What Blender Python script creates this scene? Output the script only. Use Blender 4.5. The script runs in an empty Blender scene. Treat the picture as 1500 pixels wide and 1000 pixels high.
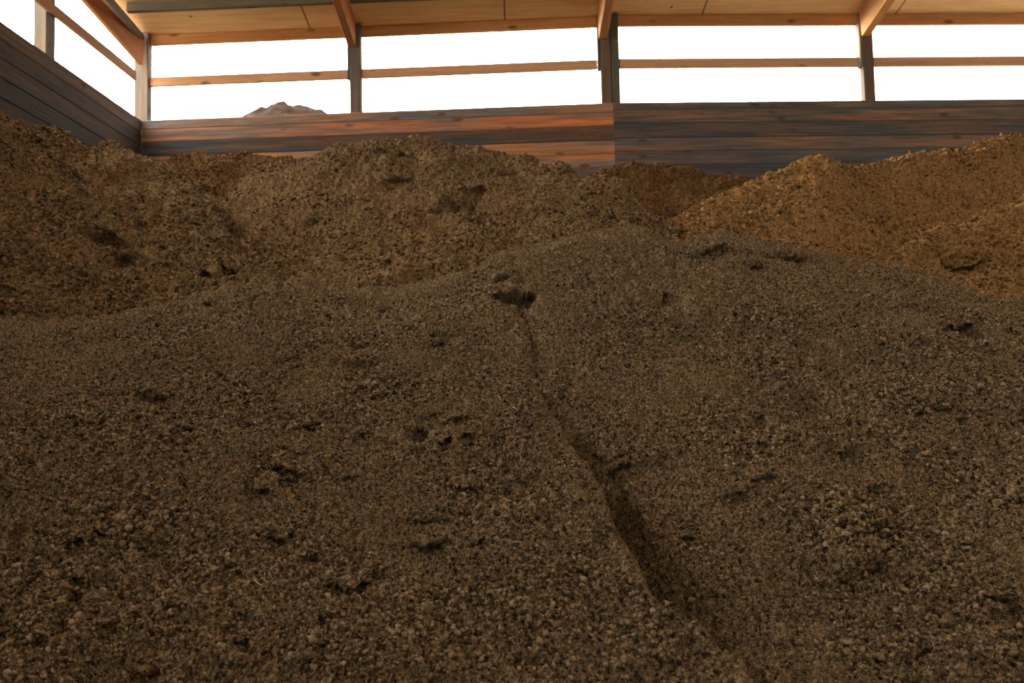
import bpy, math, random
import numpy as np
from mathutils import Matrix, Vector

random.seed(7)
rng = np.random.default_rng(11)
COL = bpy.context.scene.collection
F32 = np.float32
SKY_LO, SKY_HI, SUN = 2.0, 17.0, 5.0

# ------------------------------------------------------------------ camera
F = 1210.0
PITCH, ROLL = math.radians(3.5), 0.0225
CAM = np.array([0.0, 0.0, 1.6])
M3 = Matrix.Rotation(math.pi / 2 + PITCH, 3, 'X') @ Matrix.Rotation(-ROLL, 3, 'Z')
MN = np.array(M3)

cd = bpy.data.cameras.new('camera')
cam = bpy.data.objects.new('camera', cd)
COL.objects.link(cam)
cam.matrix_world = Matrix.Translation(Vector(CAM)) @ M3.to_4x4()
cd.sensor_width = 36.0
cd.lens = F / 1500.0 * 36.0
cd.clip_start = 0.05
cd.dof.use_dof = True
cd.dof.focus_distance = 3.1
cd.dof.aperture_fstop = 4.2
bpy.context.scene.camera = cam


def ray(px, py):
    v = np.array([(px - 750.0) / F, -(py - 500.0) / F, -1.0])
    return MN @ v


def at_d(px, py, d):                       # point of a sight line at forward distance d
    r = ray(px, py)
    return CAM + r * (d / r[1])


def at_z(px, py, z):
    r = ray(px, py)
    return CAM + r * ((z - CAM[2]) / r[2])


def at_line(px, py, A, B):                 # meets the vertical plane through plan points A, B
    r = ray(px, py)
    n = np.array([-(B[1] - A[1]), B[0] - A[0]])
    t = n @ (np.array(A[:2]) - CAM[:2]) / (n @ r[:2])
    return CAM + r * t


def project(P):
    q = (np.asarray(P) - CAM) @ MN
    return 750 + F * q[..., 0] / -q[..., 2], 500 - F * q[..., 1] / -q[..., 2]


# ------------------------------------------------------------------ scene helpers
def tag(o, label=None, cat=None, group=None, kind=None):
    if label: o['label'] = label
    if cat: o['category'] = cat
    if group: o['group'] = group
    if kind: o['kind'] = kind
    return o


def mesh_np(name, V, Q, mat, parent=None, smooth=True, attrs=None):
    """one mesh object from numpy vertices and equal-sided faces"""
    me = bpy.data.meshes.new(name)
    n, k = Q.shape
    me.vertices.add(len(V)); me.vertices.foreach_set('co', np.ascontiguousarray(V, F32).ravel())
    me.loops.add(n * k); me.loops.foreach_set('vertex_index', np.ascontiguousarray(Q, np.int32).ravel())
    me.polygons.add(n)
    me.polygons.foreach_set('loop_start', np.arange(0, n * k, k, dtype=np.int32))
    me.polygons.foreach_set('loop_total', np.full(n, k, np.int32))
    me.polygons.foreach_set('use_smooth', np.full(n, smooth))
    me.update(calc_edges=True)
    for an, arr in (attrs or {}).items():
        if arr.ndim == 1:
            a = me.attributes.new(an, 'FLOAT', 'POINT'); a.data.foreach_set('value', arr.astype(F32))
        else:
            a = me.attributes.new(an, 'FLOAT_VECTOR', 'POINT'); a.data.foreach_set('vector', arr.astype(F32).ravel())
    me.materials.append(mat)
    o = bpy.data.objects.new(name, me)
    COL.objects.link(o)
    if parent is not None: o.parent = parent
    return o


class Timber:
    """collects chamfered sawn timbers; stores grain coordinates (along, across, seed) and a tone per timber"""
    def __init__(s): s.V, s.Q, s.W, s.T = [], [], [], []; s.n = 0

    def beam(s, a, b, w, h, side, seed, tone=(1, 1, 1), ch=0.006, up=None):
        # a,b: centre line ends; side: direction of the width w; up: direction of h
        a, b, side = map(np.asarray, (a, b, side))
        ax = b - a; L = np.linalg.norm(ax); ax = ax / L
        side = side - ax * (side @ ax); side = side / np.linalg.norm(side)
        up = np.cross(side, ax) if up is None else np.asarray(up, float)
        c = ch
        prof = [(-w/2 + c, -h/2), (w/2 - c, -h/2), (w/2, -h/2 + c), (w/2, h/2 - c), (w/2 - c, h/2), (-w/2 + c, h/2), (-w/2, h/2 - c), (-w/2, -h/2 + c)]
        ns = max(2, int(L / 0.5) + 1)
        base = s.n
        for i in range(ns):
            t = i / (ns - 1)
            p = a + ax * L * t
            per = 0.0
            for j, (x, y) in enumerate(prof):
                s.V.append(p + side * x + up * y)
                x0, y0 = prof[j - 1]
                per += math.hypot(x - x0, y - y0) if j else 0
                s.W.append((L * t + seed * 7.31, per + seed * 3.17, seed * 1.713))
                s.T.append(tone)
        for i in range(ns - 1):
            for j in range(8):
                k = (j + 1) % 8
                s.Q.append((base + i*8 + j, base + (i+1)*8 + j, base + (i+1)*8 + k, base + i*8 + k))
        for e, fl in ((0, 0), (ns - 1, 1)):
            o = base + e * 8
            for q in ((0, 1, 2, 7), (7, 2, 3, 6), (6, 3, 4, 5)):
                q = [o + i for i in q]
                s.Q.append(tuple(q[::-1] if fl else q))
        s.n += ns * 8
        return s

    def build(s, name, mat, parent=None):
        return mesh_np(name, np.array(s.V), np.array(s.Q), mat, parent, smooth=False,
                       attrs={'wood': np.array(s.W), 'tone': np.array(s.T)})


# ------------------------------------------------------------------ materials
def new_mat(name):
    m = bpy.data.materials.new(name); m.use_nodes = True
    nt = m.node_tree; nt.nodes.clear()
    out = nt.nodes.new('ShaderNodeOutputMaterial')
    b = nt.nodes.new('ShaderNodeBsdfPrincipled')
    nt.links.new(b.outputs[0], out.inputs[0])
    return m, nt, b


def nd(nt, t, **kw):
    n = nt.nodes.new(t)
    for k, v in kw.items():
        if k in n.inputs: 
            if hasattr(v, 'bl_idname') or isinstance(v, bpy.types.NodeSocket): nt.links.new(v, n.inputs[k])
            else: n.inputs[k].default_value = v
        else: setattr(n, k, v)
    return n


def ramp(nt, fac, stops, interp='LINEAR'):
    r = nt.nodes.new('ShaderNodeValToRGB'); r.color_ramp.interpolation = interp
    while len(r.color_ramp.elements) < len(stops): r.color_ramp.elements.new(0.5)
    for e, (p, c) in zip(r.color_ramp.elements, stops):
        e.position = p; e.color = (*c, 1) if len(c) == 3 else c
    nt.links.new(fac, r.inputs[0])
    return r.outputs[0]


def mix(nt, fac, a, b, mode='MIX'):
    n = nt.nodes.new('ShaderNodeMix'); n.data_type = 'RGBA'; n.blend_type = mode
    for i, v in ((0, fac), (6, a), (7, b)):
        if isinstance(v, bpy.types.NodeSocket): nt.links.new(v, n.inputs[i])
        elif i == 0: n.inputs[0].default_value = v
        else: n.inputs[i].default_value = (*v, 1)
    return n.outputs[2]


def G(v): return (v, v, v)


def wood_mat(name, fresh, grey, weather=0.5, contrast=0.35, knots=True, rough=0.85):
    """sawn wood: tone attribute x growth-ring streaks, greyed by long patches of weathering, knots"""
    m, nt, b = new_mat(name)
    at = nd(nt, 'ShaderNodeAttribute', attribute_name='wood')
    tn = nd(nt, 'ShaderNodeAttribute', attribute_name='tone')
    mp = nd(nt, 'ShaderNodeMapping'); nt.links.new(at.outputs['Vector'], mp.inputs['Vector']); mp.inputs['Scale'].default_value = (0.7, 16, 5)
    n1 = nd(nt, 'ShaderNodeTexNoise', Scale=3.0, Detail=5.0, Roughness=0.6); nt.links.new(mp.outputs[0], n1.inputs['Vector'])
    mp2 = nd(nt, 'ShaderNodeMapping'); nt.links.new(at.outputs['Vector'], mp2.inputs['Vector']); mp2.inputs['Scale'].default_value = (0.55, 7, 3)
    n2 = nd(nt, 'ShaderNodeTexNoise', Scale=1.3, Detail=4.0, Roughness=0.55); nt.links.new(mp2.outputs[0], n2.inputs['Vector'])
    w = ramp(nt, n2.outputs['Fac'], [(max(0.0, 0.62 - weather * 0.5), G(0)), (min(1.0, 0.85 - weather * 0.5), G(1))])
    base = mix(nt, w, fresh, grey)
    st = ramp(nt, n1.outputs['Fac'], [(0.3, G(1 - contrast)), (0.7, G(1 + contrast * 0.3))])
    base = mix(nt, 1.0, base, st, 'MULTIPLY')
    base = mix(nt, 1.0, base, tn.outputs['Color'], 'MULTIPLY')
    if knots:
        mp3 = nd(nt, 'ShaderNodeMapping'); nt.links.new(at.outputs['Vector'], mp3.inputs['Vector']); mp3.inputs['Scale'].default_value = (2.4, 6.5, 3)
        vo = nd(nt, 'ShaderNodeTexVoronoi', Scale=1.0); nt.links.new(mp3.outputs[0], vo.inputs['Vector'])
        k = ramp(nt, vo.outputs['Distance'], [(0.09, G(1)), (0.19, G(0))])
        base = mix(nt, k, base, tuple(0.28 * c for c in fresh))
    nt.links.new(base, b.inputs['Base Color'])
    b.inputs['Roughness'].default_value = rough
    b.inputs['Specular IOR Level'].default_value = 0.25
    bp = nd(nt, 'ShaderNodeBump', Strength=0.35, Distance=0.004); nt.links.new(n1.outputs['Fac'], bp.inputs['Height'])
    nt.links.new(bp.outputs[0], b.inputs['Normal'])
    return m


def peat_mat(name, dark, mid, pale, fine=260.0):
    """crumbly milled peat: mottled browns with pale fibre flecks"""
    m, nt, b = new_mat(name)
    tc = nd(nt, 'ShaderNodeTexCoord')
    at = nd(nt, 'ShaderNodeAttribute', attribute_name='tint')
    n1 = nd(nt, 'ShaderNodeTexNoise', Scale=fine * 0.28, Detail=4.0, Roughness=0.7); nt.links.new(tc.outputs['Object'], n1.inputs['Vector'])
    n2 = nd(nt, 'ShaderNodeTexNoise', Scale=2.6, Detail=4.0, Roughness=0.6); nt.links.new(tc.outputs['Object'], n2.inputs['Vector'])
    n3 = nd(nt, 'ShaderNodeTexNoise', Scale=fine, Detail=2.0, Roughness=0.6); nt.links.new(tc.outputs['Object'], n3.inputs['Vector'])
    mm = nd(nt, 'ShaderNodeMath', operation='ADD'); av = nd(nt, 'ShaderNodeMix'); av.inputs[0].default_value = 0.42; nt.links.new(n1.outputs['Fac'], av.inputs[2]); nt.links.new(n3.outputs['Fac'], av.inputs[3]); nt.links.new(av.outputs[0], mm.inputs[0]); nt.links.new(at.outputs['Fac'], mm.inputs[1])
    c = ramp(nt, mm.outputs[0], [(0.385, dark), (0.5, mid), (0.63, pale)])
    c = mix(nt, 1.0, c, ramp(nt, n2.outputs['Fac'], [(0.3, G(0.84)), (0.7, G(1.0))]), 'MULTIPLY')
    fl = ramp(nt, n3.outputs['Fac'], [(0.66, G(0)), (0.76, G(1))])
    c = mix(nt, fl, c, tuple(min(1, p * 1.5) for p in pale))
    nt.links.new(c, b.inputs['Base Color'])
    b.inputs['Roughness'].default_value = 1.0
    b.inputs['Specular IOR Level'].default_value = 0.08
    ad = nd(nt, 'ShaderNodeMath', operation='ADD'); nt.links.new(n1.outputs['Fac'], ad.inputs[0]); nt.links.new(n3.outputs['Fac'], ad.inputs[1])
    bp = nd(nt, 'ShaderNodeBump', Strength=0.8, Distance=0.006); nt.links.new(ad.outputs[0], bp.inputs['Height'])
    nt.links.new(bp.outputs[0], b.inputs['Normal'])
    return m


PEAT_FRONT = peat_mat('peat_front', (0.024, 0.017, 0.009), (0.172, 0.120, 0.064), (0.42, 0.312, 0.185))  # one peat; light differences between the heaps are put into these colours
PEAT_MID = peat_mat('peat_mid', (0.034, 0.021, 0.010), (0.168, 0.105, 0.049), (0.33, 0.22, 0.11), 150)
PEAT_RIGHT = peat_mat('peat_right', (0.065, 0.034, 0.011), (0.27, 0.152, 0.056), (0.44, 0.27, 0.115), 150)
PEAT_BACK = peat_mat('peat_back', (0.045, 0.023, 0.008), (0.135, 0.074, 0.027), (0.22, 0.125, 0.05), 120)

PEAT_SHADED = peat_mat('peat_shaded', (0.008, 0.004, 0.0015), (0.026, 0.012, 0.004), (0.045, 0.021, 0.007), 60)  # outside heap: same peat, its shaded side put into a darker colour

WALL_WARM = wood_mat('weathered_planks_warm', (0.46, 0.19, 0.075), (0.17, 0.15, 0.135), 0.5, 0.5)
WALL_COLD = wood_mat('weathered_planks_cold', (0.26, 0.145, 0.085), (0.115, 0.112, 0.105), 0.56, 0.55)
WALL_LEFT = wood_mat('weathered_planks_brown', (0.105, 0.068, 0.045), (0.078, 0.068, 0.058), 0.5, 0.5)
POST_GREY = wood_mat('weathered_post', (0.24, 0.155, 0.10), (0.19, 0.165, 0.14), 0.6, 0.4)
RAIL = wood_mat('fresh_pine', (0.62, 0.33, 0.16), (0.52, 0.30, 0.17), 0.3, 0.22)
BEAM = wood_mat('roof_pine', (0.60, 0.28, 0.10), (0.50, 0.24, 0.095), 0.35, 0.28)
PURLIN = wood_mat('grey_purlin', (0.21, 0.16, 0.10), (0.17, 0.15, 0.11), 0.6, 0.35)


def ply_mat():
    m, nt, b = new_mat('plywood')
    tc = nd(nt, 'ShaderNodeTexCoord')
    mp = nd(nt, 'ShaderNodeMapping'); nt.links.new(tc.outputs['Object'], mp.inputs['Vector']); mp.inputs['Scale'].default_value = (1.2, 14, 1)
    n = nd(nt, 'ShaderNodeTexNoise', Scale=2.0, Detail=5.0); nt.links.new(mp.outputs[0], n.inputs['Vector'])
    c = ramp(nt, n.outputs['Fac'], [(0.3, (0.66, 0.43, 0.20)), (0.7, (0.82, 0.60, 0.33))])
    sp = nd(nt, 'ShaderNodeSeparateXYZ'); nt.links.new(tc.outputs['Object'], sp.inputs[0])
    # sheet seams every 2.2 m and screw rows
    w = nd(nt, 'ShaderNodeMath', operation='PINGPONG'); nt.links.new(sp.outputs['X'], w.inputs[0]); w.inputs[1].default_value = 1.12
    s = ramp(nt, w.outputs[0], [(0.006, G(0.22)), (0.012, G(1))])
    c = mix(nt, 1.0, c, s, 'MULTIPLY')
    vo = nd(nt, 'ShaderNodeTexVoronoi', Scale=3.4); nt.links.new(tc.outputs['Object'], vo.inputs['Vector'])
    k = ramp(nt, vo.outputs['Distance'], [(0.035, G(1)), (0.08, G(0))])
    c = mix(nt, k, c, (0.16, 0.075, 0.03))
    nt.links.new(c, b.inputs['Base Color']); b.inputs['Roughness'].default_value = 0.7
    b.inputs['Specular IOR Level'].default_value = 0.2
    return m


PLY = ply_mat()


def ground_mat():
    m, nt, b = new_mat('gravel_ground')
    tc = nd(nt, 'ShaderNodeTexCoord')
    n = nd(nt, 'ShaderNodeTexNoise', Scale=9.0, Detail=6.0); nt.links.new(tc.outputs['Object'], n.inputs['Vector'])
    nt.links.new(ramp(nt, n.outputs['Fac'], [(0.3, (0.33, 0.27, 0.20)), (0.7, (0.52, 0.44, 0.34))]), b.inputs['Base Color'])
    b.inputs['Roughness'].default_value = 0.95
    return m


GROUND = ground_mat()

# ------------------------------------------------------------------ building plan
DB = 9.0
pB = at_d(898, 150, DB)
ZT = pB[2]                                  # top of the plank walls
pA = at_z(207, 176, ZT)
pC = at_z(1500, 144.5, ZT)
pL = at_z(0, 30, ZT)
A, B, C, L = pA[:2], pB[:2], pC[:2], pL[:2]
dAB = (B - A) / np.linalg.norm(B - A); dBC = (C - B) / np.linalg.norm(C - B); dAL = (L - A) / np.linalg.norm(L - A)
CE = B + dBC * 9.0                          # right end of the back wall
LE = A + dAL * 13.0                         # front end of the left wall
V3 = lambda p, z: np.array([p[0], p[1], z])
nAB = np.array([-dAB[1], dAB[0]]); nBC = np.array([-dBC[1], dBC[0]])      # outward (away from camera)
nAL = np.array([dAL[1], -dAL[0]]); nAL = nAL if nAL[0] < 0 else -nAL
UP = np.array([0, 0, 1.0])

z_rail = [at_line(898, y, A, B)[2] for y in (96, 82.5)]
z_fas = [at_line(898, y, A, B)[2] for y in (32.5, 17)]


def planks(name, P0, P1, out, mat, tones, first_h, bh, seed0, label):
    T = Timber(); d3 = np.array([*(P1 - P0), 0]); z = ZT; i = 0
    o3 = np.array([*out, 0])
    L3 = np.linalg.norm(d3); ax = d3 / L3
    while z > 0.02:
        h = first_h if i == 0 else bh * (1 + 0.05 * math.sin(i * 2.3 + seed0))
        h = min(h, z)
        zc = z - h / 2
        t = tones[i] if i < len(tones) else tones[i % len(tones)]
        a = V3(P0, zc) + o3 * (0.016 + 0.002 * math.sin(i * 5.1))
        T.beam(a, a + d3, 0.032, h - 0.0006, o3, seed0 + i * 1.37, t, 0.008, up=UP)
        z -= h; i += 1
    o = T.build(name, mat)
    return tag(o, label, 'wall', kind='structure')


TW = [(1.0, 1.08, 1.1), (1.45, 1.12, 0.92), (0.36, 0.46, 0.54), (1.1, 1.15, 1.15), (1.35, 1.25, 1.15), (0.65, 0.72, 0.78)]
TC = [(0.80, 0.92, 0.92), (1.10, 0.98, 0.85), (0.66, 0.74, 0.80), (1.15, 1.08, 1.02), (0.92, 0.96, 1.0), (0.55, 0.64, 0.76)]
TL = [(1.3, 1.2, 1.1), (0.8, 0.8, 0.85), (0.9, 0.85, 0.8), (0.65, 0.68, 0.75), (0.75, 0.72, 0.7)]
planks('wall_back', A, B, nAB, WALL_WARM, TW, 0.110, 0.156, 3.0, 'weathered orange and grey plank wall under the left back openings')
planks('wall_back_right', B, CE, nBC, WALL_COLD, TC, 0.088, 0.156, 41.0, 'dark blue-grey plank wall under the right back openings')
planks('wall_left', A, LE, nAL, WALL_LEFT, TL, 0.150, 0.165, 77.0, 'dark brown plank wall running along the left side')

# ceiling: plywood sheets, rising towards the open front
SL = 0.17
zc = z_fas[1] + 0.022
rows = []
eave = [A + dAB * -0.05, B, CE]
V = []; Q = []
for th in (0.0, 0.02):
    for p in eave:
        for dy in (0.13, -15.0):
            V.append((p[0] - (2.2 if (dy < 0 and p is eave[0]) else 0), p[1] + dy, zc - SL * dy + th))
nE = 6
for k in range(2):
    a = k * 2
    Q.append((a, a + 1, a + 3, a + 2)); Q.append((a + 6, a + 8, a + 9, a + 7))
Q += [(0, 2, 8, 6), (2, 4, 10, 8), (1, 7, 9, 3), (3, 9, 11, 5), (0, 6, 7, 1), (4, 5, 11, 10)]
o = mesh_np('ceiling', np.array(V), np.array(Q), PLY, smooth=False)
tag(o, 'pale plywood ceiling rising towards the front', 'ceiling', kind='structure')

o = mesh_np('floor', np.array([(-60, -60, 0), (60, -60, 0), (60, 60, 0), (-60, 60, 0)]), np.array([(0, 1, 2, 3)]), GROUND, smooth=False)
tag(o, 'gravel ground under the heaps', 'floor', kind='structure')

# right wall, out of the picture: added to keep light out on that side
planks('wall_right_added', CE, CE - nBC * 13.0, dBC, WALL_LEFT, TL, 0.150, 0.165, 99.0, 'added plank wall closing the right side')

# front wall behind the camera, added to cut frontal light; a gap on its left
planks('wall_front_added', CE - nBC * 13.0, CE - nBC * 13.0 - np.array([14.0, 0]), -nBC, WALL_LEFT, TL, 0.150, 0.165, 120.0, 'added plank wall behind the camera')

# unseen boarding added on the left towards the front, to darken the near heap
T = Timber(); z = ZT + 0.006; i = 0
while z < 7.4:
    a = V3(A + dAL * 7.0, z + 0.08) + np.array([*nAL, 0]) * 0.016
    T.beam(a, a + np.array([*dAL, 0]) * 6.6, 0.032, 0.158, np.array([*nAL, 0]), 140 + i, TL[i % 5], 0.004, up=UP); z += 0.165; i += 1
tag(T.build('wall_left_upper_added', WALL_LEFT), 'added upper boarding that blocks light on the left nearer the front', 'wall', kind='structure')

# posts ------------------------------------------------------------
def roof_z(p): return zc + SL * 0.0 + SL * (np.interp(p[0], [A[0], B[0], CE[0]], [A[1], B[1], CE[1]]) - p[1])


def back_post(px0, px1, P, D, n, depth, tone, label, seed, cleat=None, double=False):
    q0, q1 = at_line(px0, 125, P, P + D), at_line(px1, 125, P, P + D)
    w = np.linalg.norm(q1[:2] - q0[:2]); c = (q0 + q1)[:2] / 2 + n * (0.036 + depth / 2)
    s3 = np.array([*D, 0])
    top = roof_z(c - n * (depth / 2)) - 0.01
    T = Timber()
    if double:
        T.beam(V3(c - D * w * .24, 0), V3(c - D * w * .24, top), w * .5, depth, s3, seed, tone)
        o = T.build('timber_post', POST_GREY)
        T2 = Timber(); T2.beam(V3(c + D * w * .25 + n * .012, 0), V3(c + D * w * .25 + n * .012, top), w * .44, depth, s3, seed + 3, (0.55, 0.62, 0.48))
        T2.build('side_timber', POST_GREY, o)
    else:
        T.beam(V3(c, 0), V3(c, top), w, depth, s3, seed, tone)
        o = T.build('timber_post', POST_GREY)
    if cleat:
        cw, tn = cleat
        T3 = Timber()
        cc = c - D * (w / 2 + cw / 2) - n * 0.0
        T3.beam(V3(cc, z_rail[0] - 0.01), V3(cc, roof_z(cc) - 0.01), cw, depth * 0.9, s3, seed + 9, tn)
        T3.build('cleat', POST_GREY, o)
    tag(o, label, 'post')
    return c, w


back_post(194, 214.5, A - dAB * .3, dAB, nAB, 0.10, (1.0, 1.05, 1.1), 'grey timber post in the corner where two plank walls meet', 1.0)
P1, w1 = back_post(511, 527.5, A, dAB, nAB, 0.10, (0.75, 0.8, 0.82), 'slim grey post on the orange plank wall, second along from the corner', 2.0, (0.028, (0.5, 0.55, 0.5)))
P2, w2 = back_post(881, 910, A, dAB, nAB, 0.11, (0.75, 0.62, 0.5), 'wide double timber post above the seam between warm and dark planks', 3.0, (0.03, (0.45, 0.5, 0.48)), True)
P3, w3 = back_post(1268.5, 1284.5, B, dBC, nBC, 0.10, (0.62, 0.55, 0.5), 'dark narrow post standing above the blue-grey plank wall', 4.0, (0.03, (1.2, 1.2, 1.1)))
P4, w4 = back_post(1670, 1690, B, dBC, nBC, 0.10, (0.7, 0.65, 0.6), 'post of the back wall beyond the right edge', 5.0)

# post on the left wall
def left_post(pxa, pxb, label, seed):
    q0, q1 = at_line(pxa, 60, A, L), at_line(pxb, 60, A, L)
    w = 0.15
    c = (q0 + q1)[:2] / 2 + nAL * (0.036 + 0.06)
    T = Timber(); T.beam(V3(c, 0), V3(c, roof_z(c) - .06), w, 0.12, np.array([*dAL, 0]), seed, (1.0, 1.05, 1.05))
    return tag(T.build('timber_post', POST_GREY), label, 'post')


left_post(73, 87, 'tall grey post rising from the brown left plank wall', 8.0)
# rails ------------------------------------------------------------
def rail(name, Pa, Pb, n, z0, z1, mat, tone, seed, label, cat, th=0.04, off=0.06):
    T = Timber(); n3 = np.array([*n, 0])
    zm = (z0 + z1) / 2
    T.beam(V3(Pa + n * off, zm), V3(Pb + n * off, zm), th, z1 - z0, n3, seed, tone, 0.003, up=UP)
    return tag(T.build(name, mat), label, cat)


def on(P, D, X): return X


pc = A + nAB * 0.0
e1 = P1 - nAB * (0.086); e2 = P2 - nAB * (0.091); e3 = P3 - nBC * (0.086); e4 = P4 - nBC * 0.086
GR = 'rails across the openings'
rail('timber_rail', A + dAB * 0.06, e1 - dAB * (w1 / 2 + .03), nAB, *z_rail, RAIL, (1.0, 1.0, 1.0), 11, 'thin pine rail between the corner post and the slim grey post', 'rail', off=.09)
rail('timber_rail', e1 + dAB * (w1 / 2 + .003), e2 - dAB * (w2 / 2 + .035), nAB, *z_rail, RAIL, (1.0, .97, .95), 12, 'thin pine rail between the slim grey post and the double post', 'rail', off=.09)
rail('timber_rail', e2 + dAB * (w2 / 2 + .003), e3 - dBC * (w3 / 2 + .035), nBC, *z_rail, RAIL, (0.95, .97, .97), 13, 'thin pine rail between the double post and the dark narrow post', 'rail', off=.09)
rail('timber_rail', e3 + dBC * (w3 / 2 + .003), e4 - dBC * (w4 / 2 + .003), nBC, *z_rail, RAIL, (0.9, .92, .93), 14, 'thin pine rail running right from the dark narrow post', 'rail', off=.09)
rail('timber_rail', A + dAL * 0.12, LE, nAL, *z_rail, RAIL, (0.62, .6, .6), 15, 'thin dark rail across the left side opening', 'rail', off=.018, th=.03)

# header boards at the eave
rail('header_board', A - dAB * 0.02, e1 - dAB * (w1 / 2), nAB, *z_fas, BEAM, (1.0, .95, .9), 21, 'pine header board above the leftmost back opening', 'header board', off=.115)
rail('header_board', e1 + dAB * (w1 / 2), e2 - dAB * (w2 / 2), nAB, *z_fas, BEAM, (1.0, .95, .85), 22, 'pine header board from the slim grey post to the double post', 'header board', off=.115)
rail('header_board', e2 + dAB * (w2 / 2), e3 - dBC * (w3 / 2), nBC, *z_fas, BEAM, (0.95, .92, .85), 23, 'pine header board from the double post to the dark narrow post', 'header board', off=.115)
rail('header_board', e3 + dBC * (w3 / 2), e4 - dBC * (w4 / 2), nBC, *z_fas, BEAM, (0.85, .85, .8), 24, 'pine header board right of the dark narrow post', 'header board', off=.115)

# rafters: deep boards that run from each post up towards the front
def rafter(px0, px1, py, P, D, n, tone, label, seed, w=None):
    a0, a1 = at_line(px0, py, P, P + D), at_line(px1, py, P, P + D)
    w = np.linalg.norm(a1 - a0)
    c = (a0 + a1) / 2
    ztop = roof_z(c[:2]) - 0.004
    h = ztop - c[2]
    fwd = np.array([0, -1.0, SL]); 
    T = Timber()
    a = np.array([c[0], c[1] + 0.034, c[2] + h / 2 - SL * .034])
    T.beam(a, a + fwd * 14.0, w, h * 0.985, np.array([1.0, 0, 0]), seed, tone, 0.004)
    return tag(T.build('rafter', BEAM), label, 'rafter')


rafter(509.5, 520.5, 68, A, dAB, nAB, (0.62, .5, .42), 'reddish rafter running forward from the slim grey post', 31)
rafter(877, 889.5, 56, A, dAB, nAB, (0.95, .95, .9), 'pine rafter running forward from the double post', 32)
rafter(1263, 1275, 52, B, dBC, nBC, (1.1, 1.15, 1.1), 'bright pine rafter running forward from the dark narrow post', 33)

# gable beam along the left wall, pole and purlin
SG = 0.13
g0 = at_line(196, 87, A, L)
T = Timber()
gh = 0.34
a = np.array([*(A + nAL * 0.0), g0[2] + gh / 2]); dG = np.array([*dAL, SG])
T.beam(a, a + dG * 13, 0.05, gh, np.array([*nAL, 0]), 35, (0.72, .62, .55), 0.004)
tag(T.build('gable_beam', BEAM), 'broad brown beam along the top of the left side opening', 'beam')

# round grey pole
def pole(name, a, b, r, mat, label, cat):
    a, b = np.asarray(a), np.asarray(b); ax = (b - a) / np.linalg.norm(b - a)
    s = np.cross(ax, UP); s /= np.linalg.norm(s); u = np.cross(s, ax)
    Ln = np.linalg.norm(b - a); V = []; W = []; Q = []; K = 14; N = 20
    for i in range(N):
        for j in range(K):
            t = 2 * math.pi * j / K
            rr = r * (1 + 0.03 * math.sin(i * 1.7 + j))
            V.append(a + ax * Ln * i / (N - 1) + (s * math.cos(t) + u * math.sin(t)) * rr); W.append((Ln * i / (N - 1), j * r * .45, 3.3))
    for i in range(N - 1):
        for j in range(K):
            k = (j + 1) % K; Q.append((i*K + j, i*K + k, (i+1)*K + k, (i+1)*K + j))
    for e in (0, N - 1):
        V.append(a + ax * Ln * e / (N - 1)); W.append((0, 0, 0))
        ci = len(V) - 1
        for j in range(0, K, 2):
            q = (ci, e*K + j, e*K + (j + 1) % K, e*K + (j + 2) % K)
            Q.append(q if e else (q[0], q[3], q[2], q[1]))
    o = mesh_np(name, np.array(V), np.array(Q), mat, attrs={'wood': np.array(W), 'tone': np.ones((len(V), 3))})
    return tag(o, label, cat)


p0 = at_d(206, 54, DB + .22); p1 = at_d(159, 0, 8.05)
pole('round_pole', p0, p0 + (p1 - p0) * 7, 0.045, PURLIN, 'round grey pole running forward from the corner post', 'pole')

q0 = at_d(187, 15, 8.75)
T = Timber()
a = np.array([q0[0], q0[1], roof_z(q0[:2]) - 0.057]); d3 = np.array([*dAB, 0])
s1 = (P1[0] - a[0] - 0.05) / dAB[0]; s2 = (P2[0] - a[0] - 0.06) / dAB[0]
T.beam(a, a + d3 * s1, 0.05, 0.105, np.array([0, 1.0, 0]), 36, (0.8, .8, .75), 0.004, up=UP)
tag(T.build('purlin', PURLIN), 'weathered grey purlin under the plywood ceiling near the corner', 'purlin')
T = Timber(); T.beam(a + d3 * (s1 + 0.1), a + d3 * s2, 0.05, 0.105, np.array([0, 1.0, 0]), 37, (0.7, .7, .66), 0.004, up=UP)
tag(T.build('purlin', PURLIN), 'dark purlin between the reddish rafter and the next pine rafter', 'purlin')

# ------------------------------------------------------------------ noise
PERM = rng.permutation(256).astype(np.int32); PERM = np.concatenate([PERM, PERM, PERM])
GR3 = rng.normal(size=(256, 3)).astype(F32); GR3 /= np.linalg.norm(GR3, axis=1, keepdims=True)


def perlin(P, freq, off=0.0):
    p = (P * F32(freq) + F32(off)).astype(F32)
    i = np.floor(p).astype(np.int32); f = p - i
    u = f * f * f * (f * (f * 6 - 15) + 10)
    i &= 255
    r = np.zeros(len(P), F32)
    for cx in (0, 1):
        wx = u[:, 0] if cx else 1 - u[:, 0]
        hx = PERM[i[:, 0] + cx]
        for cy in (0, 1):
            wy = wx * (u[:, 1] if cy else 1 - u[:, 1])
            hy = PERM[hx + i[:, 1] + cy]
            for cz in (0, 1):
                w = wy * (u[:, 2] if cz else 1 - u[:, 2])
                g = GR3[PERM[hy + i[:, 2] + cz]]
                r += w * (g[:, 0] * (f[:, 0] - cx) + g[:, 1] * (f[:, 1] - cy) + g[:, 2] * (f[:, 2] - cz))
    return r * 1.4


def billow(P, freq, off): return np.abs(perlin(P, freq, off)) * 2.0 - 0.5


def smooth(x, a, b):
    t = np.clip((x - a) / (b - a), 0, 1); return t * t * (3 - 2 * t)


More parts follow.
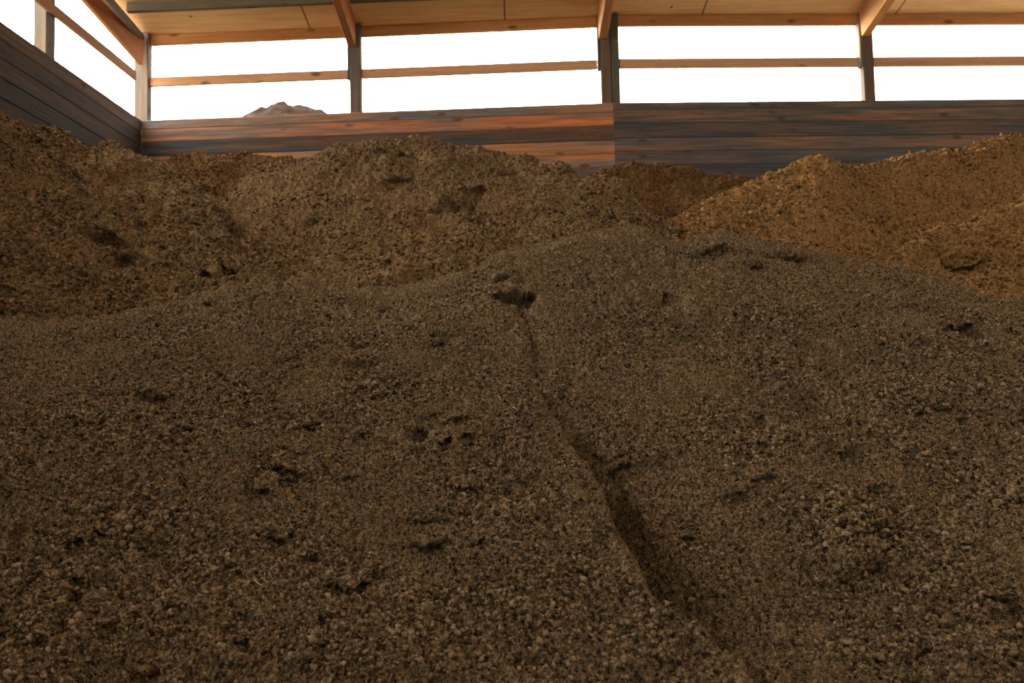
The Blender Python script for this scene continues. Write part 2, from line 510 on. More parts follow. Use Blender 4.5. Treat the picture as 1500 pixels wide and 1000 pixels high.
# ------------------------------------------------------------------ heaps
def pchip(v, vk, yk):
    """monotone cubic through K knots for every column: yk is (cols, K); v is (rows,)"""
    h = np.diff(vk); dl = np.diff(yk, axis=1) / h
    K = len(vk); m = np.zeros_like(yk)
    for k in range(1, K - 1):
        a, b = dl[:, k - 1], dl[:, k]
        same = a * b > 0
        w1, w2 = 2 * h[k] + h[k - 1], h[k] + 2 * h[k - 1]
        with np.errstate(divide='ignore', invalid='ignore'):
            hm = (w1 + w2) / (w1 / a + w2 / b)
        m[:, k] = np.where(same, hm, 0)
    m[:, 0] = dl[:, 0]; m[:, -1] = dl[:, -1]
    out = np.zeros((yk.shape[0], len(v)))
    for r, x in enumerate(v):
        k = min(max(np.searchsorted(vk, x, side='right') - 1, 0), K - 2)
        t = (x - vk[k]) / h[k]
        h00 = 2*t**3 - 3*t**2 + 1; h10 = t**3 - 2*t**2 + t; h01 = -2*t**3 + 3*t**2; h11 = t**3 - t**2
        out[:, r] = h00 * yk[:, k] + h10 * h[k] * m[:, k] + h01 * yk[:, k + 1] + h11 * h[k] * m[:, k + 1]
    return out


def blur1(a, n):
    if n < 1: return a
    k = np.hanning(2 * n + 3)[1:-1]; k /= k.sum()
    return np.convolve(np.pad(a, n, mode='edge'), k, 'valid')


class O: pass


class Heap:
    """height surface on a fan-shaped grid that is finest where the heap is seen closest.
    lines: list of ('px', [(px,py,d)...]) seen outlines or ('w', [(px,d,z)...]) world feet, from the near foot over the crest to the far foot"""
    def __init__(s, pxs, lines, nrows, soft=6):
        s.t = np.array([ray(p, 575)[0] / ray(p, 575)[1] for p in pxs])
        s.pxs = np.asarray(pxs, float)
        D, Z = [], []
        for kind, pts in lines:
            if kind == 'px':
                W = np.array([at_d(*p) for p in pts]); t = W[:, 0] / W[:, 1]; d, z = W[:, 1], W[:, 2]
            else:
                t = np.array([ray(p[0], 575)[0] / ray(p[0], 575)[1] for p in pts]); d = np.array([p[1] for p in pts], float); z = np.array([p[2] for p in pts], float)
            o = np.argsort(t)
            D.append(blur1(np.interp(s.t, t[o], d[o]), soft * 2)); Z.append(blur1(np.interp(s.t, t[o], z[o]), soft))
        s.Dk, s.Zk = np.stack(D, 1), np.stack(Z, 1)
        vk = np.arange(len(lines), dtype=float)
        v = np.concatenate([np.linspace(i, i + 1, n, endpoint=False) for i, n in enumerate(nrows)] + [[len(lines) - 1.0]])
        s.v = v
        s.d = pchip(v, vk, s.Dk); s.z = pchip(v, vk, s.Zk)
        s.nc, s.nr = s.d.shape
        s.P = np.stack([s.d * s.t[:, None], s.d, s.z], -1)     # (cols, rows, 3)

    def normals(s):
        a = np.gradient(s.P, axis=0); b = np.gradient(s.P, axis=1)
        n = np.cross(a, b); n /= np.linalg.norm(n, axis=-1, keepdims=True) + 1e-9
        return np.where(n[..., 2:3] < 0, -n, n)

    def lookup(s, px, py):
        """grid point of the front surface nearest to a place in the view"""
        if getattr(s, 'xy', None) is None: s.xy = project(s.P)
        x, y = s.xy
        q = np.hypot(x - px, y - py)
        k = np.argmin(q); i, j = divmod(k, s.nr)
        return s.P[i, j].copy()

    def dent(s, px, py, rx, ry, depth):
        """a scooped hollow: rx across, ry up the slope (metres)"""
        c = s.lookup(px, py)
        dx = (s.P[..., 0] - c[0]) / rx; dy = (s.P[..., 1] - c[1]) / ry
        up = np.where(dy > 0, dy * 1.9, dy)               # steep at its upper lip
        s.P[..., 2] -= depth * np.exp(-(dx**2 + up**2)**1.5)

    def bump(s, px, py, rx, ry, h):
        c = s.lookup(px, py)
        dx = (s.P[..., 0] - c[0]) / rx; dy = (s.P[..., 1] - c[1]) / ry
        s.P[..., 2] += h * np.exp(-(dx**2 + dy**2))

    def notch(s, px, py, rx, ry, dep, c=None):
        """a crumbled-out pocket under an overhanging lip"""
        c = s.lookup(px, py) if c is None else c
        m = (np.abs(s.P[..., 0] - c[0]) < rx * 3) & (np.abs(s.P[..., 1] - c[1]) < ry * 4)
        if not m.any(): return
        Q = s.P[m]
        n = perlin(Q.astype(F32), 0.9 / rx, 40 + px)
        dx = (Q[:, 0] - c[0]) / rx + 0.35 * n; dy = (Q[:, 1] - c[1]) / ry + 0.3 * n
        pit = np.exp(-(dx**2 + dy**2)**1.5); lip = np.exp(-((dx * .9)**2 + (dy - 1.25)**2 * 1.6))
        Q[:, 1] += dep * (0.9 * pit - 0.75 * lip); Q[:, 2] += dep * (-0.75 * pit + 0.12 * lip)
        s.P[m] = Q

    def pits(s, n, lo, hi, jmin, jmax, seed):
        r = np.random.default_rng(seed)
        ci = np.where((s.pxs > -20) & (s.pxs < 1520))[0]
        for k in range(n):
            c = s.P[r.integers(ci[0], ci[-1]), r.integers(jmin, jmax)].copy()
            a = lo + (hi - lo) * r.random()**2
            s.notch(k * 3.7, 0, a * r.uniform(.8, 1.9), a, a * r.uniform(.5, .9), c)

    def rough(s, spec, seed):
        """spec: (kind, frequency, amplitude)"""
        n = s.normals().reshape(-1, 3)
        P = s.P.reshape(-1, 3).astype(F32)
        disp = np.zeros(len(P), F32); tint = np.zeros(len(P), F32)
        for k, (kind, fr, am) in enumerate(spec):
            if kind == 'p': disp += am * perlin(P, fr, seed + k * 17.3)
            elif kind == 'b': disp += am * billow(P, fr, seed + k * 17.3)
            elif kind == 'm':                           # clumps only in patches
                msk = smooth(perlin(P, fr * 0.12, seed + 71), -0.15, 0.35)
                disp += am * msk * billow(P, fr, seed + k * 17.3)
        if getattr(s, 'calm', None) is not None: disp *= s.calm.ravel()
        s.P = (P + n * disp[:, None]).reshape(s.P.shape)
        s.disp = disp
        return s

    def build(s, name, mat, parent=None):
        V = s.P.reshape(-1, 3)
        if not isinstance(s, O):                       # peat stops at the planks
            wx = A[0] + dAL[0] * (V[:, 1] - A[1]) / dAL[1] + 0.015
            V[:, 0] = np.maximum(V[:, 0], wx)
            V[:, 1] = np.minimum(V[:, 1], np.interp(V[:, 0], [A[0], B[0], CE[0]], [A[1], B[1], CE[1]]) - 0.015)
        i, j = np.meshgrid(np.arange(s.nc - 1), np.arange(s.nr - 1), indexing='ij')
        a = (i * s.nr + j).ravel()
        Q = np.stack([a, a + s.nr, a + s.nr + 1, a + 1], 1)
        return mesh_np(name, V, Q, mat, parent, attrs={'tint': np.zeros(len(V))})


def cols(x0, x1, step, lo, hi, coarse):
    m0, m1 = max(lo, x0 - 260), min(hi, x1 + 260)         # a margin beyond the frame, a little coarser
    return np.concatenate([np.arange(lo, m0, coarse), np.arange(m0, x0, step * 1.6), np.arange(x0, x1, step), np.arange(x1, m1, step * 1.6), np.arange(m1, hi, coarse)])


# --- foreground heap
crest = [(-700, 500, 3.3), (-200, 486, 3.6), (0, 474, 3.8), (40, 475, 3.8), (80, 478, 3.85), (130, 476, 3.9), (172, 466, 4.0), (240, 448, 4.15), (320, 431, 4.3), (360, 416, 4.35),
         (383, 408, 4.4), (420, 421, 4.4), (500, 428, 4.5), (580, 420, 4.6), (620, 410, 4.65), (680, 396, 4.7), (740, 366, 4.75), (820, 349, 4.8), (900, 337, 4.85), (940, 337, 4.85),
         (980, 351, 4.85), (1008, 355, 4.85), (1052, 343, 4.85), (1100, 348, 4.8), (1160, 357, 4.75), (1252, 386, 4.65), (1320, 393, 4.6), (1380, 409, 4.5), (1440, 435, 4.4), (1500, 439, 4.3), (1700, 470, 4.1), (2200, 500, 3.8)]
mid = [(-700, 600, 2.7), (0, 570, 3.05), (380, 540, 3.4), (700, 500, 3.6), (900, 450, 3.8), (1100, 455, 3.8), (1300, 480, 3.7), (1500, 520, 3.45), (2200, 560, 3.2)]
low = [(-700, 730, 2.3), (0, 715, 2.45), (700, 700, 2.6), (1000, 690, 2.65), (1500, 700, 2.6), (2200, 720, 2.5)]
bot = [(-700, 1045, 1.72), (0, 1045, 1.74), (750, 1045, 1.75), (1500, 1045, 1.75), (2200, 1045, 1.75)]
back = [('w', [(p, d + 0.25, at_d(p, y, d)[2] - 0.02) for p, y, d in crest]),
        ('w', [(p, d + 1.3, at_d(p, y, d)[2] - 0.75) for p, y, d in crest])]
H = Heap(cols(-25, 1525, 1.6, -700, 2200, 14), [('w', [(-700, .75, 0.0), (2200, .75, 0.0)]), ('px', bot), ('px', low), ('px', mid), ('px', crest)] + back,
         (40, 185, 150, 110, 40, 30), soft=5)
H.P0 = H.P.copy()
# the diagonal ridge with a gully on its right
ridge = [(735, 430), (752, 500), (765, 545), (790, 605), (815, 650), (845, 705), (875, 765), (900, 830), (925, 885), (955, 935), (1000, 970), (1050, 1010), (1090, 1040)]
RW = np.array([H.lookup(*p)[:2] for p in ridge])
RD = np.array([0.0, 0.01, 0.05, 0.105, 0.135, 0.15, 0.17, 0.20, 0.23, 0.25, 0.25, 0.25, 0.25])
X, Y = H.P[..., 0], H.P[..., 1]
wob = 0.022 * perlin(H.P.reshape(-1, 3), 5.0, 3.3).reshape(X.shape) + 0.016 * perlin(H.P.reshape(-1, 3), 17.0, 9.3).reshape(X.shape)
o_ = np.argsort(RW[:, 1])
rx = np.interp(Y, RW[o_, 1], RW[o_, 0]); dep = np.interp(Y, RW[o_, 1], RD[o_]); 
dep = dep * smooth(Y, 1.1, 1.5) * (1 + 0.45 * perlin(H.P.reshape(-1, 3), 3.1, 7.7).reshape(X.shape))
sd = X - rx + wob                            # + is right of the ridge
wid = 0.02 + 0.80 * dep
ramp_ = np.clip(sd / wid, 0, 1)
rise = 0.50 * smooth(sd, wid, wid + 0.09) + 0.50 * smooth(sd, wid + 0.06, wid + 0.65)
H.P[..., 2] -= dep * 1.15 * ramp_ * (1 - rise)
H.P[..., 2] -= dep * 0.42 * smooth(dep, 0.03, 0.10) * np.exp(-((sd - wid * 1.15) / 0.035)**2)   # slot at the foot of the cut face
H.P[..., 2] += dep * 0.38 * np.where(sd < 0, np.exp(np.minimum(sd, 0) / 0.26), 1 - ramp_)   # the lip stands proud
H.calm = 1 - 0.62 * (smooth(dep, .03, .09) * smooth(sd, -0.02, 0.02) * (1 - smooth(sd, wid * .8, wid * 1.05)))
# hollows and knobs
H.bump(1240, 470, .5, .35, .05); H.bump(300, 520, .30, .25, .06); H.dent(560, 560, .5, .45, .05); H.bump(960, 380, .22, .22, .03)
H.dent(755, 434, .10, .11, .085); H.dent(620, 618, .075, .06, .06); H.dent(690, 645, .05, .05, .04); H.dent(640, 503, .04, .05, .035); H.dent(1415, 490, .09, .07, .07)
H.dent(1040, 382, .12, .06, .04); H.dent(1250, 655, .10, .05, .04); H.dent(1075, 612, .10, .05, .03); H.dent(1215, 600, .16, .06, .03); H.dent(130, 850, .05, .10, .04)
H.dent(980, 445, .10, .06, .03); H.dent(1350, 375, .2, .10, .0); H.bump(240, 560, .12, .3, .04); H.bump(330, 720, .10, .35, .035); H.bump(480, 560, .2, .12, .03)
H.notch(755, 434, .11, .055, .066); H.notch(735, 415, .05, .04, .05); H.notch(615, 616, .040, .035, .045); H.notch(668, 610, .05, .03, .04); H.notch(640, 497, .035, .05, .045); H.notch(1415, 486, .07, .05, .07)
H.notch(655, 655, .04, .03, .035); H.notch(690, 642, .035, .03, .035); H.notch(980, 440, .05, .06, .04); H.notch(1150, 372, .12, .05, .05); H.notch(1045, 372, .10, .05, .05); H.notch(1110, 385, .06, .04, .04)
H.notch(1235, 655, .06, .035, .035); H.notch(815, 600, .04, .05, .04); H.notch(115, 850, .04, .04, .04); H.notch(1020, 925, .05, .04, .035); H.notch(1300, 780, .05, .03, .03)
H.pits(150, .014, .045, 60, 450, 5)
H.rough([('p', 2.2, .035), ('p', 5.5, .028), ('m', 11, .036), ('p', 17, .010), ('b', 27, .013), ('b', 52, .0115), ('b', 98, .0072), ('p', 150, .0028)], 5.0)
front = H.build('peat_heap', PEAT_FRONT)
tag(front, 'large grey-brown foreground heap of crumbly peat with a diagonal ridge and gully', 'heap')


def ico(sub=0):
    g = (1 + 5**.5) / 2
    V = np.array([(-1, g, 0), (1, g, 0), (-1, -g, 0), (1, -g, 0), (0, -1, g), (0, 1, g), (0, -1, -g), (0, 1, -g), (g, 0, -1), (g, 0, 1), (-g, 0, -1), (-g, 0, 1)], float)
    V /= np.linalg.norm(V[0])
    T = [(0, 11, 5), (0, 5, 1), (0, 1, 7), (0, 7, 10), (0, 10, 11), (1, 5, 9), (5, 11, 4), (11, 10, 2), (10, 7, 6), (7, 1, 8), (3, 9, 4), (3, 4, 2), (3, 2, 6), (3, 6, 8), (3, 8, 9), (4, 9, 5), (2, 4, 11), (6, 2, 10), (8, 6, 7), (9, 8, 1)]
    for _ in range(sub):
        V = list(map(tuple, V)); mid = {}; T2 = []
        def m(a, b):
            k = (min(a, b), max(a, b))
            if k not in mid:
                p = (np.array(V[a]) + np.array(V[b])) / 2; p /= np.linalg.norm(p); V.append(tuple(p)); mid[k] = len(V) - 1
            return mid[k]
        for a, b, c in T:
            ab, bc, ca = m(a, b), m(b, c), m(c, a); T2 += [(a, ab, ca), (b, bc, ab), (c, ca, bc), (ab, bc, ca)]
        V, T = np.array(V), T2
    return np.asarray(V), np.array(T)


def rand_rot(n):
    q = rng.normal(size=(n, 4)); q /= np.linalg.norm(q, axis=1, keepdims=True)
    w, x, y, z = q.T
    return np.stack([np.stack([1-2*(y*y+z*z), 2*(x*y-z*w), 2*(x*z+y*w)], -1), np.stack([2*(x*y+z*w), 1-2*(x*x+z*z), 2*(y*z-x*w)], -1), np.stack([2*(x*z-y*w), 2*(y*z+x*w), 1-2*(x*x+y*y)], -1)], 1)


def crumbs(heap, n, rmin, rmax, pw, jmin, jmax, parent, mat, sink=0.25, pxlo=-260, pxhi=1760):
    """loose crumbs lying in the surface of a heap: one uncountable mass"""
    V0, T0 = ico(0)
    ci = np.where((heap.pxs > pxlo) & (heap.pxs < pxhi))[0]
    i = rng.integers(ci[0], ci[-1], n); j = rng.integers(jmin, jmax, n)
    if getattr(heap, 'calm', None) is not None:
        ok = heap.calm[i, j] > 0.7; i, j = i[ok], j[ok]; n = len(i)
    N = heap.normals()
    P = heap.P[i, j] + 0.5 * (rng.random((n, 1))) * (heap.P[i + 1, j] - heap.P[i, j])
    r = rmin + (rmax - rmin) * rng.random(n)**pw
    msk = perlin(P.astype(F32), 3.2, 4.4)
    r *= np.clip(1 + 0.9 * msk, 0.55, 1.6)
    P = P + N[i, j] * (r * (1 - sink * 2) * 0.6)[:, None]
    S = np.stack([r * rng.uniform(.7, 1.5, n), r * rng.uniform(.6, 1.15, n), r * rng.uniform(.5, 1.0, n)], 1)
    R = rand_rot(n)
    L = V0[None] * rng.uniform(.55, 1.3, (n, 12, 1))
    L = np.einsum('nij,nvj->nvi', R, L * S[:, None, :]) + P[:, None, :]
    V = L.reshape(-1, 3); T = (T0[None] + 12 * np.arange(n)[:, None, None]).reshape(-1, 3)
    tint = np.repeat(rng.normal(0, .07, n), 12)
    o = mesh_np('crumbs', V, T, mat, parent, attrs={'tint': tint})
    o['kind'] = 'stuff'
    return o


crumbs(H, 265000, .0022, .0086, 3.8, 38, 450, front, PEAT_FRONT)

# --- mounds behind
def back_of(cr, dd, drop, dd2, drop2):
    return [('w', [(p, d + dd, at_d(p, y, d)[2] - drop) for p, y, d in cr]), ('w', [(p, d + dd2, at_d(p, y, d)[2] - drop2) for p, y, d in cr])]


ROUGH = [('p', 1.4, .07), ('p', 3.5, .06), ('m', 5.0, .035), ('m', 9, .036), ('b', 15, .017), ('b', 30, .012), ('b', 60, .007), ('p', 95, .003)]

# left mound against the left wall
cr = [(-260, 60, 5.0), (-100, 122, 5.5), (0, 163, 5.9), (40, 180, 6.1), (80, 188, 6.3), (112, 201, 6.5), (160, 206, 6.9), (192, 216, 7.1), (224, 231, 7.3), (280, 266, 7.0), (328, 312, 6.5), (344, 350, 6.1), (362, 392, 5.6), (400, 430, 5.3), (470, 520, 5.0)]
md = [(-260, 260, 4.5), (0, 300, 5.2), (100, 310, 5.6), (200, 318, 5.9), (280, 335, 6.0), (330, 375, 5.6), (362, 420, 5.25), (400, 470, 5.0), (470, 545, 4.8)]
ft = [(-260, 520, 3.9), (0, 500, 4.35), (200, 480, 4.75), (330, 480, 4.85), (400, 520, 4.8), (470, 590, 4.6)]
K = Heap(cols(-15, 470, 1.8, -260, 471, 12), [('px', ft), ('px', md), ('px', cr)] + back_of(cr, .22, .03, 1.0, .75), (110, 90, 14, 14), soft=8)
K.notch(150, 345, .13, .09, .13); K.notch(175, 375, .10, .09, .10); K.pits(34, .03, .075, 20, 200, 8); K.dent(30, 235, .2, .1, .05); K.dent(130, 205, .12, .1, .07)
K.rough(ROUGH, 21.0)
o = K.build('peat_heap', PEAT_MID); crumbs(K, 26000, .003, .017, 3.4, 20, 205, o, PEAT_MID)
tag(o, 'tall brown peat heap leaning on the dark left plank wall', 'heap')

# centre mound
cr = [(180, 360, 7.4), (260, 316, 7.5), (328, 284, 7.6), (360, 262, 7.65), (400, 243, 7.7), (440, 227, 7.75), (500, 211, 7.8), (560, 203, 7.8), (620, 201, 7.8), (668, 209, 7.7), (740, 221, 7.6), (780, 231, 7.45), (820, 247, 7.2), (848, 263, 6.9), (880, 273, 6.7), (920, 274, 6.5), (942, 291, 6.3), (958, 311, 6.1), (980, 325, 6.0), (1004, 346, 5.8), (1060, 400, 5.5)]
md = [(180, 400, 6.4), (330, 352, 6.3), (450, 330, 6.5), (600, 305, 6.7), (750, 300, 6.5), (840, 315, 6.1), (920, 325, 5.9), (1004, 385, 5.5), (1060, 430, 5.3)]
ft = [(180, 500, 5.0), (500, 455, 5.25), (700, 440, 5.25), (900, 420, 5.25), (1060, 450, 5.15)]
K = Heap(cols(240, 1040, 1.8, 180, 1060, 12), [('px', ft), ('px', md), ('px', cr)] + back_of(cr, .25, .03, 1.15, .8), (110, 100, 16, 14), soft=8)
K.notch(692, 292, .16, .09, .10); K.notch(580, 265, .12, .08, .08); K.notch(770, 255, .12, .08, .08); K.pits(34, .03, .07, 20, 205, 9); K.bump(860, 275, .25, .25, .06); K.dent(600, 402, .25, .10, .07); K.dent(500, 420, .2, .15, .06); K.bump(470, 300, .8, .2, .05); K.dent(800, 290, .2, .1, .0)
X = K.P
K.P[..., 2] += 0.022 * np.sin(K.P[..., 2] * 26 + 1.8 * perlin(K.P.reshape(-1, 3), .9, 2.0).reshape(K.d.shape) * 3) * smooth(K.P[..., 2], 2.4, 3.0)
K.rough(ROUGH, 33.0)
o = K.build('peat_heap', PEAT_MID); crumbs(K, 30000, .003, .017, 3.4, 20, 212, o, PEAT_MID)
tag(o, 'broad brown peat heap in the middle, below the orange plank wall', 'heap')

ROUGH_R = [(k, f, am * (.55 if f < 10 else .9)) for k, f, am in ROUGH]
# right mound
cr = [(930, 380, 5.7), (980, 324, 6.2), (1040, 290, 6.5), (1100, 266, 6.75), (1148, 250, 6.9), (1192, 237, 7.0), (1210, 236, 7.05), (1232, 240, 7.1), (1252, 245, 7.3), (1300, 233, 7.7), (1380, 223, 7.9), (1440, 208, 8.0), (1472, 202, 8.05), (1500, 203, 8.1), (1700, 190, 8.1), (2000, 190, 8.1)]
md = [(930, 410, 5.5), (1040, 352, 5.8), (1192, 320, 6.1), (1290, 325, 6.5), (1350, 300, 7.0), (1420, 282, 7.4), (1500, 262, 7.6), (2000, 250, 7.6)]
ft = [(930, 450, 5.2), (1192, 440, 5.2), (1500, 470, 5.2), (2000, 480, 5.2)]
K = Heap(cols(950, 1520, 1.8, 930, 2000, 14), [('px', ft), ('px', md), ('px', cr)] + back_of(cr, .25, .03, 1.0, .6), (110, 100, 16, 14), soft=8)
K.dent(1335, 296, .45, .22, .16); K.bump(1225, 300, .22, .6, .07); K.bump(1210, 250, .2, .2, .05); K.dent(1340, 262, .4, .12, .07); K.pits(26, .03, .07, 20, 205, 10)
K.rough(ROUGH_R, 47.0)
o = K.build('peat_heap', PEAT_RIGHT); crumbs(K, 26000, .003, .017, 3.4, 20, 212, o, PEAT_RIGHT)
tag(o, 'golden brown peat heap on the right under the blue-grey plank wall', 'heap')

# right nearer mound
cr = [(1220, 440, 5.0), (1280, 392, 5.2), (1340, 355, 5.5), (1400, 330, 5.75), (1460, 306, 6.0), (1500, 289, 6.1), (1700, 240, 6.2), (2000, 240, 6.2)]
md = [(1220, 460, 4.95), (1340, 410, 5.15), (1400, 390, 5.3), (1500, 365, 5.5), (1700, 340, 5.6), (2000, 340, 5.6)]
ft = [(1220, 490, 4.85), (1500, 480, 4.75), (2000, 500, 4.7)]
K = Heap(cols(1225, 1520, 1.8, 1220, 2000, 14), [('px', ft), ('px', md), ('px', cr)] + back_of(cr, .22, .03, .9, .6), (80, 80, 14, 12), soft=8)
K.bump(1400, 345, .5, .16, .05); K.notch(1415, 385, .13, .08, .09); K.pits(14, .03, .07, 20, 150, 11); K.bump(1440, 362, .16, .10, .06)
K.rough(ROUGH_R, 59.0)
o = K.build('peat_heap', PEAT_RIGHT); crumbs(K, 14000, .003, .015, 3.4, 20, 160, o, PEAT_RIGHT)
tag(o, 'smaller golden peat heap at the right edge behind the foreground heap', 'heap')

# back mound below the wall seam
cr = [(780, 330, 8.3), (848, 268, 8.4), (868, 256, 8.45), (900, 246, 8.45), (932, 241, 8.45), (980, 246, 8.45), (1020, 251, 8.45), (1060, 260, 8.45), (1100, 265, 8.45), (1150, 275, 8.4), (1250, 330, 8.3)]
md = [(780, 350, 7.9), (900, 290, 7.95), (1000, 295, 7.95), (1100, 305, 7.95), (1250, 350, 7.9)]
ft = [(780, 400, 7.0), (960, 350, 7.2), (1250, 400, 7.0)]
K = Heap(cols(790, 1240, 2.0, 780, 1250, 10), [('px', ft), ('px', md), ('px', cr)] + back_of(cr, .15, .03, .5, .3), (50, 50, 10, 8), soft=8)
K.rough(ROUGH, 63.0)
o = K.build('peat_heap', PEAT_BACK); crumbs(K, 9000, .004, .017, 3.0, 5, 100, o, PEAT_BACK)
tag(o, 'low dark orange-brown peat heap against the wall below the plank seam', 'heap')

# corner mound
cr = [(150, 262, 8.5), (240, 238, 8.65), (280, 226, 8.7), (340, 226, 8.7), (380, 231, 8.7), (416, 233, 8.7), (470, 250, 8.7), (560, 280, 8.7)]
md = [(150, 290, 8.1), (280, 255, 8.2), (400, 262, 8.2), (560, 310, 8.2)]
ft = [(150, 340, 7.5), (330, 310, 7.5), (560, 350, 7.5)]
K = Heap(cols(200, 480, 2.0, 150, 560, 10), [('px', ft), ('px', md), ('px', cr)] + back_of(cr, .15, .03, .4, .25), (50, 50, 10, 8), soft=8)
K.rough(ROUGH, 81.0)
o = K.build('peat_heap', PEAT_BACK); crumbs(K, 9000, .004, .017, 3.0, 5, 100, o, PEAT_BACK)
tag(o, 'small brown peat heap in the corner below the orange planks', 'heap')

# heap outside behind the wall
c = at_d(426, 157, 11.6)
nn, mm_ = 90, 70
th = np.linspace(0, 2 * math.pi, nn); rr = np.linspace(0, 1, mm_)**1.3 * 6.0
class OutsideHeap(Heap, O):
    def __init__(s): pass
Oh = OutsideHeap(); Oh.nc, Oh.nr = nn, mm_
TH, RR = np.meshgrid(th, rr, indexing='ij')
zz = c[2] - 0.72 * (np.sqrt(RR**2 + 0.12) - 0.3464) * (1 - 0.25 * smooth(RR, 3, 7))
Oh.P = np.stack([c[0] + RR * np.cos(TH) * 1.25, c[1] + np.minimum(RR * np.sin(TH), 9e9), np.maximum(zz, -0.02)], -1)
# keep it on the outside of the wall: the foot is cut steeply at the planks
wy = np.interp(Oh.P[..., 0], [A[0], B[0], CE[0]], [A[1], B[1], CE[1]]) + 0.32
Oh.P[..., 1] = np.maximum(Oh.P[..., 1], wy)
Oh.d = Oh.P[..., 1]
pp = Oh.P.reshape(-1, 3)
dsp = (0.05 * perlin(pp.astype(F32), 2.5, 1.1) + 0.05 * billow(pp.astype(F32), 6, 2.2) + .02 * billow(pp.astype(F32), 14, 4.2)).reshape(nn, mm_)
dsp[-1] = dsp[0]; dsp *= smooth(RR, 0.0, 0.2)
Oh.P[..., 2] += dsp * (Oh.P[..., 2] > 0.02)
tag(Oh.build('peat_heap', PEAT_SHADED), 'tip of a brown peat heap showing outside above the plank wall', 'heap')

# ------------------------------------------------------------------ clods and straws lying on the foreground heap
def clod(px, py, r, seed, label, flat=0.8, group=None):
    V0, T0 = ico(3)
    P = V0.astype(F32)
    k = 1 + 0.28 * perlin(P, 1.3, seed) + 0.16 * billow(P, 3.2, seed + 5) + 0.09 * billow(P, 7.0, seed + 9)
    Vv = V0 * k[:, None] * np.array([1.15, 0.95, flat]) * r
    c = H.lookup(px, py)
    o = mesh_np('peat_clod', Vv, T0, PEAT_FRONT, attrs={'tint': np.full(len(Vv), 0.03 * math.sin(seed))})
    o.location = c + np.array([0, -r * .25, r * .2]); o.rotation_euler = (0.3, 0.2 * seed, seed)
    return tag(o, label, 'clod', group)


clod(641, 626, .036, 1.1, 'rounded fist-sized clod sitting in the dark hollow left of the ridge')
clod(637, 497, .022, 2.3, 'small clod under a crumbled lip high on the left slope')
clod(828, 622, .036, 3.7, 'clod fallen at the upper end of the gully, right of the ridge')
clod(558, 452, .030, 4.9, 'squat pale clod near the crest above the left slope')
clod(760, 735, .024, 5.3, 'pale knobbly clod on the left slope beside the ridge lip')
clod(1275, 803, .026, 6.1, 'flat clod with a shadow beneath on the lower right slope', .55)
clod(1139, 856, .026, 7.7, 'left one of two round clods on the lower right slope')
clod(1192, 860, .025, 8.2, 'right one of two round clods on the lower right slope')
for k, (px, py, r) in enumerate([(985, 900, .02), (1010, 925, .022), (1105, 935, .018), (1150, 960, .022), (1245, 950, .02), (1280, 975, .026), (1330, 945, .018), (1410, 965, .02), (1065, 965, .018)]):
    clod(px, py, r, 10 + k * 1.3, 'thumb-sized dark clod among the rubble at the foot of the right slope', .8, 'clods at the foot of the gully')


STRAW = wood_mat('dry_straw', (0.62, 0.52, 0.40), (0.52, 0.46, 0.40), .5, .2, knots=False)


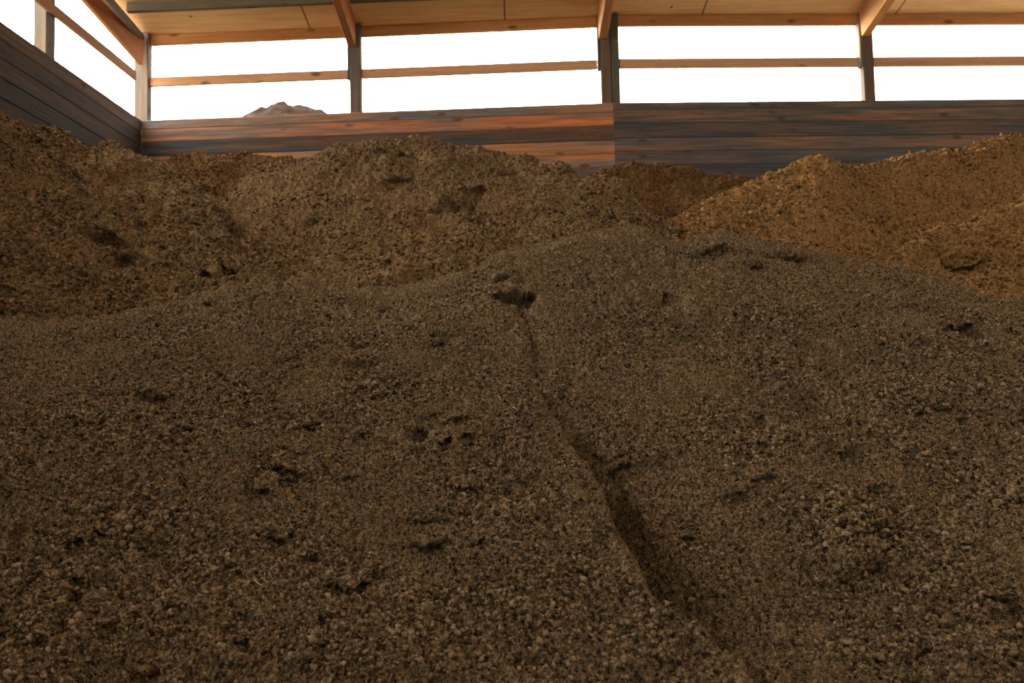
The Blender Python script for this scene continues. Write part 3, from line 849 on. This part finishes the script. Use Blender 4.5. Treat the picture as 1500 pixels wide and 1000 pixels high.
def straw(pts, r, label, tone):
    W = np.array([H.lookup(px, py) for px, py in pts]) + np.array([0, -.008, .010])
    # smooth line through the points
    t = np.linspace(0, len(W) - 1, 14)
    Cn = np.stack([np.interp(t, np.arange(len(W)), W[:, k]) for k in range(3)], 1)
    for k in range(3): Cn[:, k] = blur1(Cn[:, k], 2)
    V = []; Wd = []; Q = []; Kk = 7
    for i in range(14):
        ax = Cn[min(i + 1, 13)] - Cn[max(i - 1, 0)]; ax /= np.linalg.norm(ax)
        s = np.cross(ax, UP); s /= np.linalg.norm(s); u = np.cross(s, ax)
        for j in range(Kk):
            a = 2 * math.pi * j / Kk; q = r * (1 - .45 * i / 13)
            V.append(Cn[i] + (s * math.cos(a) + u * math.sin(a)) * q); Wd.append((i * .01, j * .001, 2))
    for i in range(13):
        for j in range(Kk):
            k = (j + 1) % Kk; Q.append((i*Kk + j, i*Kk + k, (i+1)*Kk + k, (i+1)*Kk + j))
    o = mesh_np('straw', np.array(V), np.array(Q), STRAW, attrs={'wood': np.array(Wd), 'tone': np.tile(np.array(tone, float), (len(V), 1))})
    return tag(o, label, 'straw')


straw([(373, 845), (383, 850), (395, 858)], .0016, 'pale curved straw stalk lying low on the left slope', (1, 1, 1))
straw([(750, 600), (753, 605), (756, 609)], .0019, 'short golden straw on the upper left side of the ridge', (1.3, 1.1, .8))
straw([(731, 581), (732, 584), (732, 587)], .0016, 'tiny pale straw chip above the short golden straw by the ridge', (1.2, 1.1, .9))

# ------------------------------------------------------------------ light
w = bpy.data.worlds.new('sky'); bpy.context.scene.world = w; w.use_nodes = True
nt = w.node_tree
bg = nt.nodes['Background']
# hazy evening sky: bright low glow behind and left of the shed, dimmer overhead and in front
tc = nd(nt, 'ShaderNodeTexCoord')
dp = nd(nt, 'ShaderNodeVectorMath', operation='DOT_PRODUCT'); nt.links.new(tc.outputs['Generated'], dp.inputs[0])
gd = Vector((-0.85, 0.50, 0.15)).normalized(); dp.inputs[1].default_value = gd
mr = nd(nt, 'ShaderNodeMapRange'); nt.links.new(dp.outputs['Value'], mr.inputs['Value'])
mr.interpolation_type = 'SMOOTHSTEP'
mr.inputs['From Min'].default_value = -0.35; mr.inputs['From Max'].default_value = 0.95
mr.inputs['To Min'].default_value = SKY_LO; mr.inputs['To Max'].default_value = SKY_HI
nt.links.new(mr.outputs['Result'], bg.inputs['Strength'])
bg.inputs['Color'].default_value = (1.0, 0.955, 0.88, 1)
sd_ = bpy.data.lights.new('sun', 'SUN'); so = bpy.data.objects.new('sun', sd_); COL.objects.link(so)
sd_.energy = SUN; sd_.angle = math.radians(14); sd_.color = (1.0, 0.80, 0.55)
so.rotation_euler = Vector((0.97, -0.06, -0.20)).to_track_quat('-Z', 'Y').to_euler()

sc = bpy.context.scene
sc.view_settings.view_transform = 'Standard'
sc.view_settings.look = 'None'
sc.view_settings.exposure = 0.0
sc.view_settings.gamma = 1.0
sc.view_settings.use_curve_mapping = False
